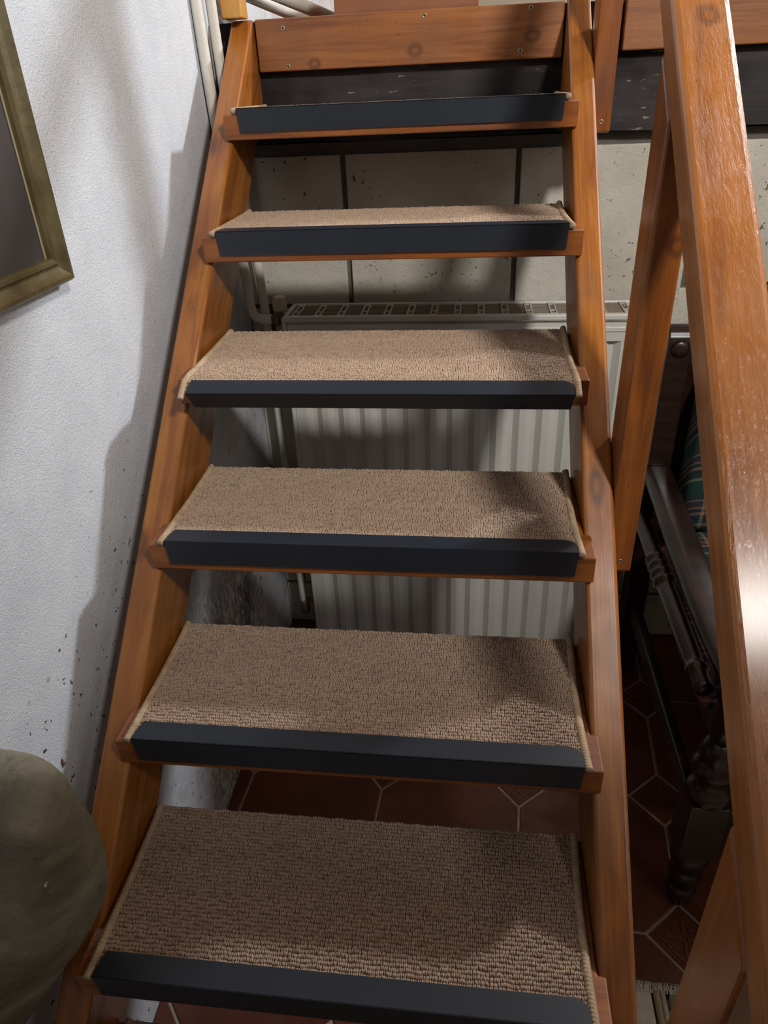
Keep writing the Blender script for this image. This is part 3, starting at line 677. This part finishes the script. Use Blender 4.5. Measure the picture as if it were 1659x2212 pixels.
for lx in (0.995, 1.60):
    for ly in (0.785,):
        leg = cp('front_leg', lathe_me(legp, 22), M['chair'], (lx, ly, Fz))
        blk = link('leg_block', box_me(-0.039, 0.039, -0.039, 0.039, 0.193, 0.352, 0.005), M['chair'], leg)
        up = link('leg_turning', lathe_me(upp, 22), M['chair'], leg, Matrix.Translation((0, 0, 0.351)))
        link('arm_post', lathe_me([(0.022, 0), (0.03, 0.02), (0.032, 0.05), (0.024, 0.09), (0.03, 0.105), (0.022, 0.12), (0.022, 0.145)], 18), M['chair'], leg, Matrix.Translation((0, 0, 0.510)))
    # back post with rounded top
    pts = [(-0.036, 0), (0.036, 0)]+[(0.036*math.cos(a*math.pi/8), 1.045+0.036*math.sin(a*math.pi/8)) for a in range(9)]
    bm = prism_bm(pts, 'x', -0.028, 0.028); bevel_all(bm, 0.003, 2); cp('back_post', to_me(bm), M['chair'], (lx+0.005, 1.545, Fz))
    for q in (0.99, 1.005): pass
    cp('post_carving', lathe_me([(0.001, 0), (0.022, 0.0), (0.018, 0.004), (0.008, 0.005), (0.001, 0.006)], 12, 'y'), M['chair'], (lx+0.005, 1.5085, Fz+1.03)).rotation_euler = (0, 0, math.pi)
    # arm: flat, rounded, dipping to the front
    ap = smooth_path([(lx, 1.512, 0.30), (lx, 1.40, 0.292), (lx, 1.15, 0.268), (lx, 0.92, 0.262), (lx, 0.78, 0.272), (lx, 0.72, 0.262), (lx, 0.70, 0.235)], 6)
    bm = bmesh.new(); rings = []
    for p in ap:
        ring = []
        for a in range(14):
            th = 2*math.pi*a/14; cx = math.copysign(abs(math.cos(th))**0.55, math.cos(th)); cz = math.copysign(abs(math.sin(th))**0.7, math.sin(th))
            ring.append(bm.verts.new((p.x+0.036*cx, p.y, p.z+0.022*cz)))
        rings.append(ring)
    for a, b in zip(rings, rings[1:]):
        for i in range(14): bm.faces.new((a[i], a[(i+1) % 14], b[(i+1) % 14], b[i]))
    bm.faces.new(rings[0][::-1]); bm.faces.new(rings[-1]); cp('arm', to_me(bm, smooth=True), M['chair'])
    # turned side rail under the arm
    sp_ = []
    for i in range(90):
        y = i/89*0.70; r0 = 0.017+0.003*math.sin(y/0.70*math.pi)
        for c_ in (0.33, 0.36, 0.39, 0.42, 0.05, 0.66): r0 += 0.007*math.exp(-((y-c_)/0.008)**2)
        sp_.append((r0, y))
    cp('side_rail', lathe_me(sp_, 16, 'y'), M['chair'], (lx+(-0.045 if lx < 1.3 else 0.045), 0.808, 0.212))
    cp('lower_side_rail', box_me(lx-0.012, lx+0.012, 0.825, 1.508, -0.17, -0.115, 0.004), M['chair'])
cp('seat_frame', box_me(1.03, 1.565, 0.80, 1.52, -0.03, 0.045, 0.006), M['chair'])
cp('front_rail', box_me(1.036, 1.56, 0.775, 0.799, -0.19, -0.09, 0.004), M['chair'])
cp('back_panel', box_me(1.03, 1.57, 1.535, 1.56, 0.05, 0.61, 0.005), M['chair'])
cp('top_rail', box_me(1.03, 1.57, 1.528, 1.565, 0.60, 0.66, 0.012), M['chair'])
def cushion(x0, x1, y0, y1, z0, z1):
    bm = bmesh.new(); bmesh.ops.create_cube(bm, size=2.0); bmesh.ops.subdivide_edges(bm, edges=bm.edges[:], cuts=10, use_grid_fill=True)
    for v in bm.verts:
        p = v.co.copy(); n6 = (abs(p.x)**6+abs(p.y)**6+abs(p.z)**6)**(1/6); p = p/n6
        v.co = ((x0+x1)/2+p.x*(x1-x0)/2, (y0+y1)/2+p.y*(y1-y0)/2, (z0+z1)/2+p.z*(z1-z0)/2)
    return to_me(bm, smooth=True)
cp('seat_cushion', cushion(0.982, 1.613, 0.828, 1.42, 0.047, 0.204), M['plaid'])
cp('back_cushion', cushion(1.05, 1.55, 1.40, 1.532, 0.16, 0.62), M['plaid'])

# ------------------------------------------------------------------ rug
rg = empty('cream_rug', (1.25, 0.0, FLOOR)); tag(rg, 'cream woven rug with fringed end on the tiled floor', 'rug'); go = Vector((1.25, 0, FLOOR))
def gp(name, me, mat): return link(name, me, mat, rg, Matrix.Translation(-go))
ry1 = 0.584
bm = bmesh.new(); gx0, gx1, gy0_, gy1_ = 0.92, 1.70, -0.7, ry1; nxg, nyg = 40, 66
gv = [[bm.verts.new((gx0+(gx1-gx0)*i/nxg, gy0_+(gy1_-gy0_)*j/nyg, FLOOR+0.008+0.0016*noise.noise(Vector((i*.7, j*.9, 0)))+0.0012*math.sin(j*2.1))) for i in range(nxg+1)] for j in range(nyg+1)]
for j in range(nyg):
    for i in range(nxg): bm.faces.new((gv[j][i], gv[j][i+1], gv[j+1][i+1], gv[j+1][i]))
bmesh.ops.solidify(bm, geom=bm.faces[:], thickness=0.006)
gp('field', to_me(bm, smooth=True), M['rug'])
gp('border_band', box_me(0.80, 0.895, -0.7, ry1-0.008, FLOOR+0.001, FLOOR+0.009, 0.003), M['rug2'])
gp('border_cord', tube_me([(0.903, -0.7, FLOOR+0.008), (0.905, ry1-0.01, FLOOR+0.008)], 0.006, 10, lambda s, th: 1+0.12*math.sin(s*900+2*th)), M['rug'])
gp('border_cord', tube_me([(0.915, -0.7, FLOOR+0.008), (0.917, ry1-0.008, FLOOR+0.008)], 0.006, 10, lambda s, th: 1+0.12*math.sin(s*900+2*th)), M['rug2'])
bm = bmesh.new(); rr = random.Random(3)
for i in range(700):
    x = rr.uniform(0.80, 1.69); d = rr.uniform(0.004, 0.013)
    tube_bm(bm, [(x, ry1-0.012, FLOOR+0.009), (x+rr.uniform(-.006, .006), ry1+d*0.5, FLOOR+0.008+rr.uniform(0, .004)), (x+rr.uniform(-.012, .012), ry1+d, FLOOR+0.003)], 0.0012, 5)
fr = gp('fringe', to_me(bm, smooth=True), M['rug2']); fr['kind'] = 'stuff'
